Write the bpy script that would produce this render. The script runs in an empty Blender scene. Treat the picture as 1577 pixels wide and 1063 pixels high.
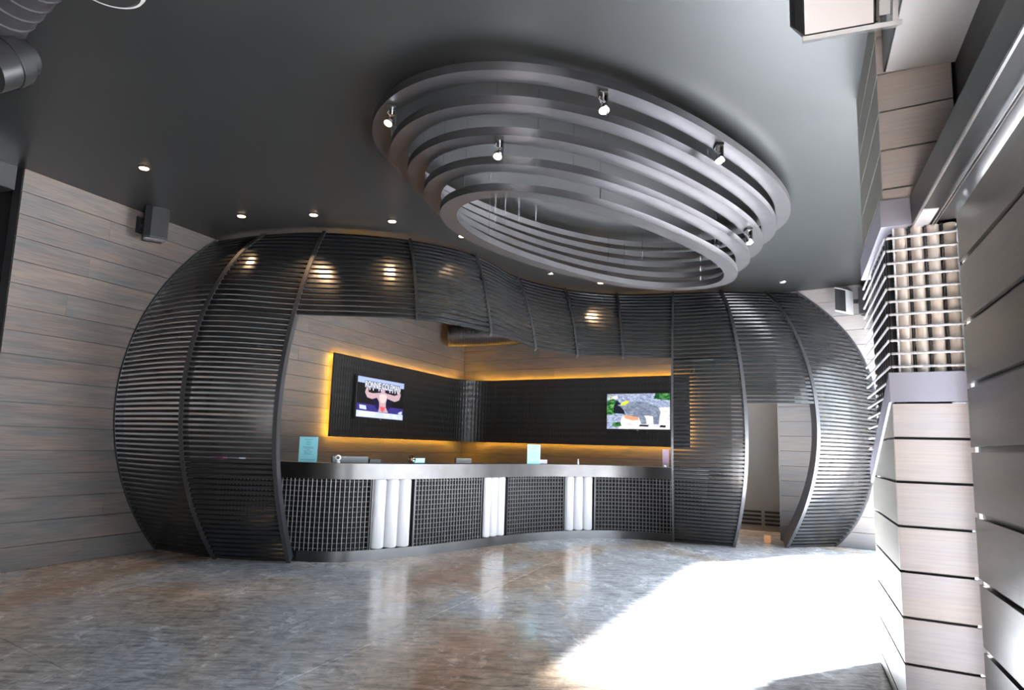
import bpy, math, random
from mathutils import Vector, Matrix
random.seed(7)
sc = bpy.context.scene
V = Vector
# ------------------------------------------------------------------ camera
F, CX, CY, EYE = 1086.0, 788.5, 531.5, 1.35
zc = V((222.0, 7550.0, F)).normalized()                 # world up, seen in camera axes (right, up, forward)
yc = (V((0, 0, 1)) - zc * zc.z).normalized()
xc = yc.cross(zc)
if xc.x < 0: xc = -xc
M = Matrix((xc, yc, zc))                                # world = M @ camera
right, up, fwd = M.col[0], M.col[1], M.col[2]
cam = bpy.data.cameras.new('camera'); co = bpy.data.objects.new('camera', cam)
sc.collection.objects.link(co)
cam.sensor_width = 36; cam.lens = F / 1577 * 36; cam.clip_start = 0.05
R3 = Matrix((right, up, -fwd)).transposed()
co.matrix_world = Matrix.Translation((0, 0, EYE)) @ R3.to_4x4()
sc.camera = co
# ------------------------------------------------------------------ world, sun, exposure
SKY = 4.6
SUN = 105.0
w = bpy.data.worlds.new('world'); sc.world = w; w.use_nodes = True
bg = w.node_tree.nodes['Background']; bg.inputs[0].default_value = (0.80, 0.90, 1.0, 1); bg.inputs[1].default_value = SKY
sl = bpy.data.lights.new('sun', 'SUN'); sl.energy = SUN; sl.angle = math.radians(13); sl.color = (0.96, 0.98, 1.0)
so = bpy.data.objects.new('sun', sl); sc.collection.objects.link(so)
el = math.radians(51); sd = V((-0.94, -0.30, 0)).normalized() * math.cos(el) + V((0, 0, -math.sin(el)))
so.rotation_euler = sd.to_track_quat('-Z', 'Y').to_euler()
so.location = (12, 8, 12)
vs = sc.view_settings
vs.view_transform = 'Standard'; vs.look = 'None'; vs.gamma = 1; vs.use_curve_mapping = False
vs.exposure = 1.0
sc.cycles.use_denoising = True
sc.cycles.max_bounces = 10; sc.cycles.diffuse_bounces = 6; sc.cycles.glossy_bounces = 5
sc.cycles.sample_clamp_indirect = 8
sc.cycles.caustics_reflective = False; sc.cycles.caustics_refractive = False
def portal(c, ex, ez, sx, sz):
    """sky portal in a daylight opening, facing into the room (emits -Z)"""
    l = bpy.data.lights.new('portal', 'AREA'); l.shape = 'RECTANGLE'; l.size = sx; l.size_y = sz
    l.cycles.is_portal = True
    o = bpy.data.objects.new('portal', l); sc.collection.objects.link(o)
    ex = V(ex).normalized(); ez = V(ez).normalized(); n = ex.cross(ez)
    o.matrix_world = Matrix.Translation(c) @ Matrix((ex, ez, n)).transposed().to_4x4()

# ------------------------------------------------------------------ picking points
def ray(u, v): return M @ V((u - CX, CY - v, F))
def atz(u, v, z):
    r = ray(u, v); return V((0, 0, EYE)) + r * ((z - EYE) / r.z)
def onp(u, v, p, n):
    r = ray(u, v); o = V((0, 0, EYE)); n = V(n); return o + r * ((V(p) - o).dot(n) / r.dot(n))
def proj(P):
    p = M.transposed() @ (V(P) - V((0, 0, EYE))); return CX + F * p.x / p.z, CY - F * p.y / p.z
# ------------------------------------------------------------------ materials
def mat(name, col, rough=0.5, metal=0.0, spec=0.5, emit=None, estr=0, coat=0):
    m = bpy.data.materials.new(name); m.use_nodes = True
    b = m.node_tree.nodes['Principled BSDF']
    b.inputs['Base Color'].default_value = (*col, 1); b.inputs['Roughness'].default_value = rough
    b.inputs['Metallic'].default_value = metal; b.inputs['Specular IOR Level'].default_value = spec
    b.inputs['Coat Weight'].default_value = coat
    if emit:
        b.inputs['Emission Color'].default_value = (*emit, 1); b.inputs['Emission Strength'].default_value = estr
    return m
class NT:
    def __init__(s, m): s.t = m.node_tree; s.b = s.t.nodes['Principled BSDF']
    def n(s, typ, **k):
        o = s.t.nodes.new(typ)
        for a, v in k.items(): setattr(o, a, v)
        return o
    def l(s, a, b): s.t.links.new(a, b)
    def ramp(s, fac, stops):
        r = s.n('ShaderNodeValToRGB'); e = r.color_ramp.elements
        while len(e) < len(stops): e.new(0.5)
        for q, (p, c) in zip(e, stops): q.position = p; q.color = (*c, 1)
        s.l(fac, r.inputs[0]); return r.outputs[0]
    def mix(s, fac, a, b, mode='MIX'):
        r = s.n('ShaderNodeMix', data_type='RGBA', blend_type=mode)
        if isinstance(fac, float): r.inputs[0].default_value = fac
        else: s.l(fac, r.inputs[0])
        for sock, x in ((r.inputs[6], a), (r.inputs[7], b)):
            if isinstance(x, tuple): sock.default_value = (*x, 1)
            else: s.l(x, sock)
        return r.outputs[2]
    def noise(s, vec, scale, detail=4, dist=0.0, rough=0.55):
        r = s.n('ShaderNodeTexNoise'); r.inputs['Scale'].default_value = scale; r.inputs['Detail'].default_value = detail
        r.inputs['Distortion'].default_value = dist; r.inputs['Roughness'].default_value = rough
        if vec is not None: s.l(vec, r.inputs['Vector'])
        return r.outputs[0]
    def mapping(s, vec, sc_):
        r = s.n('ShaderNodeMapping'); r.inputs['Scale'].default_value = sc_; s.l(vec, r.inputs[0]); return r
    def bump(s, h, strength, dist=0.01):
        r = s.n('ShaderNodeBump'); r.inputs['Strength'].default_value = strength; r.inputs['Distance'].default_value = dist
        s.l(h, r.inputs['Height']); s.l(r.outputs[0], s.b.inputs['Normal'])

def wood(name, base, warm, blue, rough=0.6, var=0.25):
    """limewashed boards; local x runs along the board"""
    m = mat(name, base, rough, spec=0.3); N = NT(m)
    tc = N.n('ShaderNodeTexCoord'); oi = N.n('ShaderNodeObjectInfo')
    add = N.n('ShaderNodeVectorMath', operation='ADD')
    sca = N.n('ShaderNodeVectorMath', operation='SCALE'); sca.inputs['Scale'].default_value = 37.0
    cmb = N.n('ShaderNodeCombineXYZ'); N.l(oi.outputs['Random'], cmb.inputs[0]); N.l(oi.outputs['Random'], cmb.inputs[2]); N.l(oi.outputs['Random'], cmb.inputs[1])
    N.l(cmb.outputs[0], sca.inputs[0]); N.l(tc.outputs['Object'], add.inputs[0]); N.l(sca.outputs[0], add.inputs[1])
    mp = N.mapping(add.outputs[0], (0.9, 6, 7)); g1 = N.noise(mp.outputs[0], 1.6, 5, 0.6)
    mp2 = N.mapping(add.outputs[0], (2.0, 30, 55)); g2 = N.noise(mp2.outputs[0], 1.5, 4, 0.3)
    mp3 = N.mapping(add.outputs[0], (0.7, 2, 3.2)); g3 = N.noise(mp3.outputs[0], 1.3, 2)
    c = N.ramp(g1, [(0.36, blue), (0.52, base), (0.68, warm)])
    c = N.mix(0.45, c, N.ramp(g3, [(0.35, blue), (0.65, warm)]))
    k = tuple(x * (1 - var) for x in (1, 1, 1))
    c = N.mix(1.0, c, N.ramp(g2, [(0.35, k), (0.6, (1, 1, 1))]), 'MULTIPLY')
    c = N.mix(1.0, c, N.ramp(oi.outputs['Random'], [(0, (0.88, 0.88, 0.88)), (1, (1.06, 1.04, 1.02))]), 'MULTIPLY')
    N.l(c, N.b.inputs['Base Color']); N.bump(g2, 0.12, 0.004)
    return m
def stained(name, c1, c2, rough, scale=3, metal=0, bump=0):
    m = mat(name, c1, rough, metal); N = NT(m); g = N.n('ShaderNodeNewGeometry')
    n = N.noise(g.outputs['Position'], scale, 5); N.l(N.ramp(n, [(0.3, c1), (0.7, c2)]), N.b.inputs['Base Color'])
    if bump: N.bump(N.noise(g.outputs['Position'], scale * 12, 3), bump, 0.004)
    return m
WOOD = wood('limewashed_wood', (0.108, 0.097, 0.092), (0.148, 0.112, 0.094), (0.078, 0.084, 0.088))
WOODP = wood('lit_front_wood', (0.355, 0.335, 0.340), (0.385, 0.345, 0.320), (0.325, 0.318, 0.345), 0.5, 0.1)  # same wood as the left wall, pillar front's stronger light mixed into the colour
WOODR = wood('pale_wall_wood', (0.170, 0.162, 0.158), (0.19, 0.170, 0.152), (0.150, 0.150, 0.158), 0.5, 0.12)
WOODC = wood('shaded_side_wood', (0.16, 0.153, 0.133), (0.175, 0.16, 0.132), (0.145, 0.145, 0.133), 0.5, 0.1)  # same boards as the pillar front, dimmed in colour for the side's shade
WOODD = wood('dark_oiled_wood', (0.058, 0.052, 0.043), (0.088, 0.073, 0.055), (0.042, 0.041, 0.039), 0.32, 0.2)
CEIL = stained('dark_ceiling_paint', (0.027, 0.030, 0.031), (0.033, 0.036, 0.037), 0.36, 1.2, metal=0.6, bump=0.03)
SOFF = stained('grey_soffit_paint', (0.26, 0.255, 0.255), (0.30, 0.295, 0.295), 0.5, 2)
DARKW = stained('black_wall_paint', (0.010, 0.011, 0.012), (0.015, 0.016, 0.017), 0.5, 2)
SLAT = mat('black_powdercoat', (0.011, 0.012, 0.013), 0.26, 0.0, 0.42)
RIBM = mat('dark_rib_steel', (0.03, 0.031, 0.034), 0.35, 0.2, 0.7)
RING = stained('ring_painted_steel', (0.115, 0.115, 0.123), (0.135, 0.135, 0.143), 0.32, 5, 0.9)
STEEL = stained('brushed_stainless', (0.080, 0.079, 0.080), (0.105, 0.103, 0.102), 0.38, 4, 1.0)
COLLAR = mat('grey_painted_steel', (0.20, 0.20, 0.245), 0.45, 0.1)
BLACK = mat('black_satin', (0.012, 0.012, 0.014), 0.4)
MATTE = mat('matt_black', (0.012, 0.012, 0.013), 0.85, spec=0.2)
BLACKM = mat('black_metal', (0.02, 0.021, 0.023), 0.3, 0.4)
ROD = mat('grid_rod_steel', (0.12, 0.118, 0.118), 0.5, 0.2)
ROPE = mat('ribbed_bar_pale', (0.36, 0.355, 0.37), 0.45, 0.2)
PAD = mat('white_upholstery', (0.62, 0.62, 0.64), 0.5)
CREAM = stained('cream_tubes', (0.66, 0.57, 0.48), (0.72, 0.655, 0.59), 0.35, 6)
ALU = mat('aluminium_track', (0.80, 0.80, 0.80), 0.25, 0.9)
CHROME = mat('chrome', (0.7, 0.7, 0.72), 0.12, 1.0)
SILVER = mat('silver_case', (0.75, 0.75, 0.78), 0.3, 0.3)
GREY = mat('grey_door_paint', (0.22, 0.21, 0.20), 0.4)
LED = mat('amber_led', (1, 0.5, 0.05), 0.5, emit=(1, 0.50, 0.05), estr=40)
WARM = mat('warm_lamp', (1, 0.8, 0.6), 0.5, emit=(1, 0.70, 0.42), estr=5)
BULB = mat('halogen_bulb', (1, 0.9, 0.7), 0.5, emit=(1, 0.82, 0.45), estr=4)
UNLIT = mat('unlit_lens', (0.5, 0.5, 0.5), 0.2)
CYAN = mat('cyan_paper', (0.30, 0.72, 0.82), 0.7)
INK = mat('ink_grey', (0.16, 0.45, 0.55), 0.7)
LILAC = mat('lilac_paper', (0.42, 0.32, 0.42), 0.7)
WHITE = mat('white_plastic', (0.8, 0.8, 0.8), 0.35)
PINK = mat('pink_card', (0.75, 0.12, 0.42), 0.6)
ORANGE = mat('orange_card', (0.85, 0.42, 0.2), 0.6)
SCREENC = mat('cyan_screen', (0.2, 0.5, 0.55), 0.3, emit=(0.25, 0.6, 0.65), estr=0.5)
PAVE = mat('pavement', (0.13, 0.13, 0.13), 0.8)
# embossed scale pattern on the screen wall
PANEL = mat('embossed_black_panel', (0.014, 0.016, 0.017), 0.38)
N = NT(PANEL); tc = N.n('ShaderNodeUVMap'); 
wv = N.n('ShaderNodeTexWave', wave_type='BANDS', bands_direction='X'); wv.inputs['Scale'].default_value = 2.6
wv.inputs['Distortion'].default_value = 0; mpp = N.mapping(tc.outputs[0], (1, 1, 1)); N.l(mpp.outputs[0], wv.inputs[0])
vo = N.n('ShaderNodeTexVoronoi', feature='SMOOTH_F1'); vo.inputs['Scale'].default_value = 14; vo.inputs['Randomness'].default_value = 0.0
N.l(N.mapping(tc.outputs[0], (1, 0.55, 1)).outputs[0], vo.inputs[0]); N.bump(vo.outputs[0], 0.9, 0.02)
# polished stained concrete
CONC = mat('polished_concrete', (0.2, 0.2, 0.2), 0.2, coat=0.25); CONC.node_tree.nodes['Principled BSDF'].inputs['Coat Roughness'].default_value = 0.12
N = NT(CONC); g = N.n('ShaderNodeNewGeometry'); P = g.outputs['Position']
rot = N.n('ShaderNodeMapping'); rot.inputs['Rotation'].default_value = (0, 0, 0.5); rot.inputs['Scale'].default_value = (1, 0.55, 1); N.l(P, rot.inputs[0])
big = N.noise(rot.outputs[0], 0.42, 4, 0.8); mid = N.noise(rot.outputs[0], 2.2, 8, 0.5, 0.72); fine = N.noise(rot.outputs[0], 9, 6, 1.2, 0.7)
sx = N.n('ShaderNodeSeparateXYZ'); N.l(P, sx.inputs[0]); mr = N.n('ShaderNodeMapRange')
mr.inputs[1].default_value = -4.5; mr.inputs[2].default_value = 2.0; mr.inputs[3].default_value = -0.11; mr.inputs[4].default_value = 0.10; N.l(sx.outputs[0], mr.inputs[0])
ad = N.n('ShaderNodeMath', operation='ADD'); N.l(big, ad.inputs[0]); N.l(mr.outputs[0], ad.inputs[1])
c1 = N.ramp(ad.outputs[0], [(0.40, (0.52, 0.25, 0.12)), (0.49, (0.58, 0.44, 0.31)), (0.57, (0.60, 0.63, 0.70))])
c2 = N.ramp(mid, [(0.32, (0.33, 0.31, 0.29)), (0.47, (0.50, 0.46, 0.41)), (0.60, (0.68, 0.67, 0.66)), (0.72, (0.78, 0.75, 0.66))])
cc = N.mix(0.38, c1, c2)
fine2 = N.noise(N.mapping(P, (1.0, 3.4, 1)).outputs[0], 5, 9, 0.7, 0.78)
cc = N.mix(1.0, cc, N.ramp(fine2, [(0.38, (0.62, 0.63, 0.65)), (0.5, (1.22, 1.22, 1.22)), (0.62, (1.6, 1.59, 1.57))]), 'MULTIPLY')
cc = N.mix(1.0, cc, N.ramp(fine, [(0.36, (0.75, 0.75, 0.76)), (0.6, (1.1, 1.1, 1.1))]), 'MULTIPLY')
N.l(cc, N.b.inputs['Base Color'])
rr = N.n('ShaderNodeMapRange'); rr.inputs[1].default_value = 0.3; rr.inputs[2].default_value = 0.7; rr.inputs[3].default_value = 0.13; rr.inputs[4].default_value = 0.34
N.l(mid, rr.inputs[0]); N.l(rr.outputs[0], N.b.inputs['Roughness']); N.bump(fine, 0.05, 0.004)
# ------------------------------------------------------------------ mesh helpers
class MB:
    def __init__(s): s.v = []; s.f = []; s.sm = []
    def quadbox(s, c, ex, ey, ez, hx, hy, hz):
        """box, centre c, unit axes and half sizes"""
        c, ex, ey, ez = V(c), V(ex), V(ey), V(ez); i = len(s.v)
        for k in range(8):
            s.v.append(c + ex * (hx if k & 1 else -hx) + ey * (hy if k & 2 else -hy) + ez * (hz if k & 4 else -hz))
        fl = ex.cross(ey).dot(ez) < 0
        for f in ((0, 2, 3, 1), (4, 5, 7, 6), (0, 1, 5, 4), (2, 6, 7, 3), (0, 4, 6, 2), (1, 3, 7, 5)):
            s.f.append(tuple(i + q for q in (f[::-1] if fl else f)))
        return s
    def box(s, x0, x1, y0, y1, z0, z1):
        return s.quadbox(((x0 + x1) / 2, (y0 + y1) / 2, (z0 + z1) / 2), (1, 0, 0), (0, 1, 0), (0, 0, 1), abs(x1 - x0) / 2, abs(y1 - y0) / 2, abs(z1 - z0) / 2)
    def loft(s, secs, closed=False, caps=True):
        i = len(s.v); m = len(secs[0])
        for q in secs: s.v += [V(p) for p in q]
        n = len(secs)
        for a in range(n if closed else n - 1):
            b = (a + 1) % n
            for k in range(m):
                l = (k + 1) % m
                s.f.append((i + a * m + k, i + a * m + l, i + b * m + l, i + b * m + k))
        if caps and not closed:
            s.f.append(tuple(i + k for k in range(m))[::-1]); s.f.append(tuple(i + (n - 1) * m + k for k in range(m)))
        return s
    def tube(s, pts, r, seg=8, closed=False, caps=True):
        secs = []
        pts = [V(p) for p in pts]; n = len(pts)
        rs = r if isinstance(r, (list, tuple)) else [r] * n
        up_ = None
        for k, p in enumerate(pts):
            a = pts[(k - 1) % n] if (k or closed) else p; b = pts[(k + 1) % n] if (k < n - 1 or closed) else p
            t = (b - a)
            if t.length < 1e-9: t = (pts[-1] - pts[0])
            t.normalize()
            if up_ is None: up_ = V((0, 0, 1)) if abs(t.z) < 0.9 else V((1, 0, 0))
            x = up_.cross(t).normalized(); y = t.cross(x); up_ = y
            secs.append([p + (x * math.cos(2 * math.pi * q / seg) + y * math.sin(2 * math.pi * q / seg)) * rs[k] for q in range(seg)])
        return s.loft(secs, closed, caps)
    def prism(s, poly, d):
        """polygon (3D points) extruded by vector d"""
        i = len(s.v); n = len(poly); d = V(d)
        s.v += [V(p) for p in poly] + [V(p) + d for p in poly]
        s.f.append(tuple(i + k for k in range(n))[::-1]); s.f.append(tuple(i + n + k for k in range(n)))
        for k in range(n):
            l = (k + 1) % n; s.f.append((i + k, i + l, i + n + l, i + n + k))
        return s
    def build(s, name, m, parent=None, smooth=False, bevel=0, frame=None):
        me = bpy.data.meshes.new(name)
        fi = frame.inverted() if frame is not None else None
        me.from_pydata([(fi @ v if fi else v) for v in s.v], [], s.f); me.materials.append(m)
        if smooth:
            me.polygons.foreach_set('use_smooth', [True] * len(me.polygons))
            try: me.set_sharp_from_angle(angle=math.radians(40))
            except Exception: pass
        me.update()
        import bmesh
        bm = bmesh.new(); bm.from_mesh(me); bmesh.ops.recalc_face_normals(bm, faces=bm.faces); bm.to_mesh(me); bm.free()
        o = bpy.data.objects.new(name, me); sc.collection.objects.link(o)
        if frame is not None: o.matrix_world = frame
        if parent is not None:
            o.parent = parent
            o.matrix_parent_inverse = world_inv(parent)
        if bevel:
            b = o.modifiers.new('bevel', 'BEVEL'); b.width = bevel; b.segments = 2; b.limit_method = 'ANGLE'
        return o
def wmat(o):
    m = o.matrix_basis.copy()
    return wmat(o.parent) @ o.matrix_parent_inverse @ m if o.parent else m
def world_inv(o): return wmat(o).inverted()
def empty(name, loc, label=None, cat=None, group=None, kind=None):
    o = bpy.data.objects.new(name, None); sc.collection.objects.link(o); o.location = loc; o.empty_display_size = 0.2
    return tag(o, label, cat, group, kind)
def tag(o, label=None, cat=None, group=None, kind=None):
    for k, v in (('label', label), ('category', cat), ('group', group), ('kind', kind)):
        if v: o[k] = v
    return o
def frame_of(o, ex, ez=(0, 0, 1)):
    ex = V(ex).normalized(); ez = V(ez).normalized(); ey = ez.cross(ex)
    return Matrix.Translation(V(o)) @ Matrix((ex, ey, ez)).transposed().to_4x4()
def h2(v): return V((v.x, v.y, 0))
ZU = V((0, 0, 1))
ZC = 3.98
# ------------------------------------------------------------------ plan of the room
dA = h2(ray(1225, 700.3)).normalized(); nA = V((dA.y, -dA.x, 0))      # left wall runs along dA
dB = h2(ray(-950, 637)).normalized(); eB = -dB                         # back wall runs along eB (to the right)
A0 = atz(0, 883, 0)
COR = h2(onp(712, 640, A0, nA))
AEND = h2(onp(39.5, 255, A0, nA))
nBk = V((eB.y, -eB.x, 0))                                               # towards the camera
if nBk.y > 0: nBk = -nBk
if nA.x < 0: nA = -nA                                                   # left wall normal, into the room
dR = h2(ray(-600, 645)).normalized(); eR = -dR
PR = V((5.15, 10.75, 0)); nR = V((eR.y, -eR.x, 0))
if nR.y > 0: nR = -nR
R0 = h2(onp(1197, 632, PR, nR)); R1 = PR + eR * 0.62
ROW = ZC / 17
# -- floor, slabs cut along the saw joints
base = MB().box(-14, 14, -9, 22, -0.14, -0.02).build('floor', BLACK); tag(base, kind='structure')
n1 = V((0.6, 0.8, 0)); n2 = V((0.928, -0.372, 0))
def isect(c1, c2):
    det = n1.x * n2.y - n1.y * n2.x
    return V(((c1 * n2.y - n1.y * c2) / det, (n1.x * c2 - c1 * n2.x) / det, 0))
l1 = [1.93 + 4.44 * k for k in range(-2, 5)]; l2 = [-2.70 + 4.6 * k for k in range(-2, 4)]
for a, b in zip(l1, l1[1:]):
    for c, d in zip(l2, l2[1:]):
        e = 0.003; a_, b_, c_, d_ = a + e, b - e, c + e, d - e
        poly = [isect(a_, c_) , isect(b_, c_), isect(b_, d_), isect(a_, d_)]
        m_ = MB().prism([p + V((0, 0, -0.02)) for p in poly], (0, 0, 0.02)); m_.build('slab', CONC, base)
gnd = MB().box(-40, 60, -40, 60, -0.30, -0.16).build('ground', PAVE); tag(gnd, kind='structure')
q1 = V((2.86, 4.80, 0)) + V((0.2, -0.09, 0)); q2 = V((5.52, 10.62, 0)) + V((0.2, -0.09, 0)); q0 = V((2.45, 3.60, 0)) + nA * 0.22
cpoly = [V((-9, -6.5, ZC)), q0 - dA * 10.8 + ZU * ZC, q0 + ZU * ZC, q1 + ZU * ZC, q2 + ZU * ZC, V((7.75, 10.7, ZC)), V((7.75, 18.5, ZC)), V((-9, 18.5, ZC))]
ceil = MB().prism(cpoly, ZU * 0.12).build('ceiling', CEIL); tag(ceil, kind='structure')

def boards(parent, o, e, n, L, z0, rows, row, mt, cuts, gap=0.007, th=0.022, zshape=None):
    """boards laid along e from point o, faces towards n; each its own object"""
    for r in range(rows):
        za, zb = z0 + r * row + gap / 2, min(z0 + (r + 1) * row - gap / 2, ZC - 0.002)
        xs = [0] + sorted(cuts(r)) + [L]
        for x0, x1 in zip(xs, xs[1:]):
            c = V(o) + e * ((x0 + x1) / 2) + ZU * ((za + zb) / 2) + n * (th / 2)
            fr = frame_of(c, e)
            pr = random.uniform(-0.0015, 0.0015)
            m_ = MB().quadbox(c + n * pr, e, n, ZU, (x1 - x0) / 2 - 0.0008, th / 2, (zb - za) / 2)
            m_.build('plank', mt, parent, frame=fr)
def wallcore(name, o, e, n, L, z0, z1, th=0.12, m=BLACK):
    w_ = MB().quadbox(V(o) + e * (L / 2) - n * (th / 2 + 0.001) + ZU * ((z0 + z1) / 2), e, n, ZU, L / 2, th / 2, (z1 - z0) / 2).build(name, m)
    return tag(w_, kind='structure')
LA = (COR - AEND).length
wl = wallcore('wall_left', AEND - nA * 0.022, dA, nA, LA, 0, ZC)
boards(wl, AEND - nA * 0.022, dA, nA, LA, 0, 17, ROW, WOOD, lambda r: [((r * 1.7 + 0.6) % 3.2) + 0.5, ((r * 1.7 + 0.6) % 3.2) + 4.3])
BE = 7.6
wb = wallcore('wall_back', COR - nBk * 0.022, eB, nBk, BE, 0, ZC)
boards(wb, COR - nBk * 0.022, eB, nBk, BE, 0, 17, ROW, WOOD, lambda r: [((r * 1.3 + 0.9) % 3.0) + 0.9, ((r * 1.3 + 0.9) % 3.0) + 4.1])
LR = (R1 - R0).length
wr = wallcore('wall_back_right', R0 - nR * 0.022 + eR * 0.02, eR, nR, LR + 0.3, 0, ZC, 0.1)
boards(wr, R0 - nR * 0.022, eR, nR, LR + 0.3, 0, 17, ROW, WOODR, lambda r: [])
MB().quadbox(R0 + eR * 0.06 - nR * 0.05 + dA * 0.75 + ZU * ZC / 2, dA, nA, ZU, 0.75, 0.05, ZC / 2 - 0.005).build('return_wall', GREY, wr)
# dark bay at the left of the boarded wall
dk = MB().quadbox(AEND - nA * 0.75 - dA * 4.2 + ZU * ZC / 2, dA, nA, ZU, 6.0, 0.06, ZC / 2).build('wall_far_left', DARKW); tag(dk, kind='structure')
MB().quadbox(AEND - nA * 0.32 - dA * 0.9 + ZU * (ZC - 0.12), dA, nA, ZU, 0.85, 0.28, 0.12).build('bulkhead', BLACKM, dk)
# facade on the right: openings beside the pillar, upper wall above them
FA, FB = V((2.86, 4.80, 0)), V((5.52, 10.62, 0)); eF = (FB - FA).normalized(); nF = V((-eF.y, eF.x, 0)); LF = (FB - FA).length
HEAD = 3.2
wf = MB().quadbox((FA + FB) / 2 - nF * 0.10 + ZU * (HEAD + ZC) / 2, eF, nF, ZU, LF / 2 + 0.1, 0.08, (ZC - HEAD) / 2).build('wall_right', DARKW); tag(wf, kind='structure')
CP = V((2.05, 3.78, 0)); CW, CD = 0.36, 1.25            # pillar near left corner, width and depth
cW = eB                                                  # along its front
G0 = CP + cW * (CW + 0.02)                               # facade in front of the pillar
DOORC = h2(onp(1496, 700, V((2.2, 3.36, 0)), (0, 1, 0))) # far edge of the sliding door
up_r = MB().quadbox(G0 + nA * 0.06 - dA * 0.3 + ZU * (2.62 + ZC) / 2, dA, nA, ZU, 1.9, 0.06, (ZC - 2.62) / 2).quadbox(G0 + nA * 0.06 - dA * 6.3 + ZU * (3.40 + ZC) / 2, dA, nA, ZU, 4.1, 0.06, (ZC - 3.40) / 2).build('wall_right_upper', DARKW); tag(up_r, kind='structure')
cnp = MB().quadbox(G0 + nA * 2.0 - dA * 7.6 + ZU * 3.5, dA, nA, ZU, 4.2, 1.85, 0.05).build('added_canopy', DARKW); tag(cnp, kind='structure')  # unseen canopy, added to block sun through the near opening
wall_f = MB().box(-9, -3.6, -6.4, -6.3, 0, ZC).box(-3.6, 1.5, -6.4, -6.3, 0, ZC).build('wall_front', DARKW); tag(wall_f, kind='structure')
wlf = MB().box(-9, -8.9, -6.3, 18, 0, ZC).build('wall_outer_left', DARKW); tag(wlf, kind='structure')
wbk = MB().box(-9, 8.5, 18.3, 18.4, 0, ZC).build('wall_outer_back', DARKW); tag(wbk, kind='structure')
wrr = MB().box(7.6, 7.7, 10.9, 18.3, 0, ZC).box(5.6, 7.7, 10.8, 10.9, 0, ZC).build('wall_outer_right', DARKW); tag(wrr, kind='structure')
portal((FA + FB) / 2 + ZU * HEAD / 2, eF, ZU, LF, HEAD)
portal(G0 + nA * 0.02 - dA * 6.2 + ZU * 1.7, dA, ZU, 8.0, 3.4)
# ------------------------------------------------------------------ slatted enclosure
RB = {0: [(337,368),(301,393.6),(271,420.7),(241,453.9),(223,484),(208,511),(195.8,541),(183.7,577),(179.8,616.5),(176.3,639.5),(177,679),(181,713),(189,747.5),(202,781.7),(218,813),(239,846)],
 1: [(410,360),(389,374),(368,392.7),(341.7,427),(323.3,458.5),(307.5,498),(294.3,537.5),(285,585),(281,619),(279.8,639.5),(278.5,679),(279.8,705),(286.4,737),(294.3,771),(303.5,803),(315.4,832),(331,861)],
 2: [(501,356),(491,373),(475.4,414.7),(455.7,470),(443,524),(431.3,577),(426,619),(423.4,666),(423.4,705),(426,758),(431.3,797.5),(439,842),(444.4,867)],
 9: [(1109,447.7),(1117,462),(1124.8,486),(1135.4,530.6),(1143,583),(1148.5,630.7),(1150,706),(1145.8,749.6),(1140,802),(1129.8,843)],
 10: [(1177.5,449),(1203.8,478),(1219.6,504),(1235.4,538.5),(1251,591),(1259,630.7),(1259.6,656),(1258,706),(1251,749.6),(1236,793),(1211.4,844)],
 11: [(1226,449),(1251,467),(1282.8,491),(1311.8,525),(1335.5,567.5),(1347,599),(1350,636),(1350,690),(1345.6,735),(1335,776),(1315,808),(1285.8,843)]}
def interp(tab, z):
    tab = sorted(tab)
    if z <= tab[0][0]: a, b = tab[0], tab[1]
    elif z >= tab[-1][0]: a, b = tab[-2], tab[-1]
    else:
        for a, b in zip(tab, tab[1:]):
            if a[0] <= z <= b[0]: break
    return a[1] + (b[1] - a[1]) * (z - a[0]) / (b[0] - a[0])
def smooth_tab(tab, deg=5):
    """least squares polynomial through the measured profile"""
    n = deg + 1; A = [[0.0] * n for _ in range(n)]; B = [0.0] * n
    for z, o in tab:
        x = z / 2 - 1; pw = [x ** k for k in range(n)]
        for i in range(n):
            B[i] += pw[i] * o
            for j in range(n): A[i][j] += pw[i] * pw[j]
    for i in range(n):
        A[i][i] += 1e-4
    for i in range(n):
        p = max(range(i, n), key=lambda r: abs(A[r][i])); A[i], A[p] = A[p], A[i]; B[i], B[p] = B[p], B[i]
        for r in range(i + 1, n):
            f = A[r][i] / A[i][i]; B[r] -= f * B[i]
            for c in range(i, n): A[r][c] -= f * A[i][c]
    X = [0.0] * n
    for i in range(n - 1, -1, -1): X[i] = (B[i] - sum(A[i][c] * X[c] for c in range(i + 1, n))) / A[i][i]
    return lambda z: sum(X[k] * (z / 2 - 1) ** k for k in range(n))
RIB = {}
for k, L in RB.items():
    foot, top = atz(*L[-1], 0), atz(*L[0], ZC)
    d = h2(top - foot).normalized(); n = V((d.y, -d.x, 0)); p = foot
    if k == 0: p, n, d = A0, nA, dA
    if k == 11: p, n, d = PR, nR, -eR
    tab = [(q.z, (q - foot).dot(d)) for q in (onp(*u, p, n) for u in L)]
    f0 = V((foot.x, foot.y, 0)) if k not in (0, 11) else h2(onp(*L[-1], p, n))
    if k in (0, 11): tab = [(q.z, (q - f0).dot(d)) for q in (onp(*u, p, n) for u in L)]
    RIB[k] = (f0, d, smooth_tab(tab))
def mean_prof(z): return (RIB[1][2](z) + RIB[2][2](z) + RIB[9][2](z)) / 3
HB = 2.74                                                 # underside of the header
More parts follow.
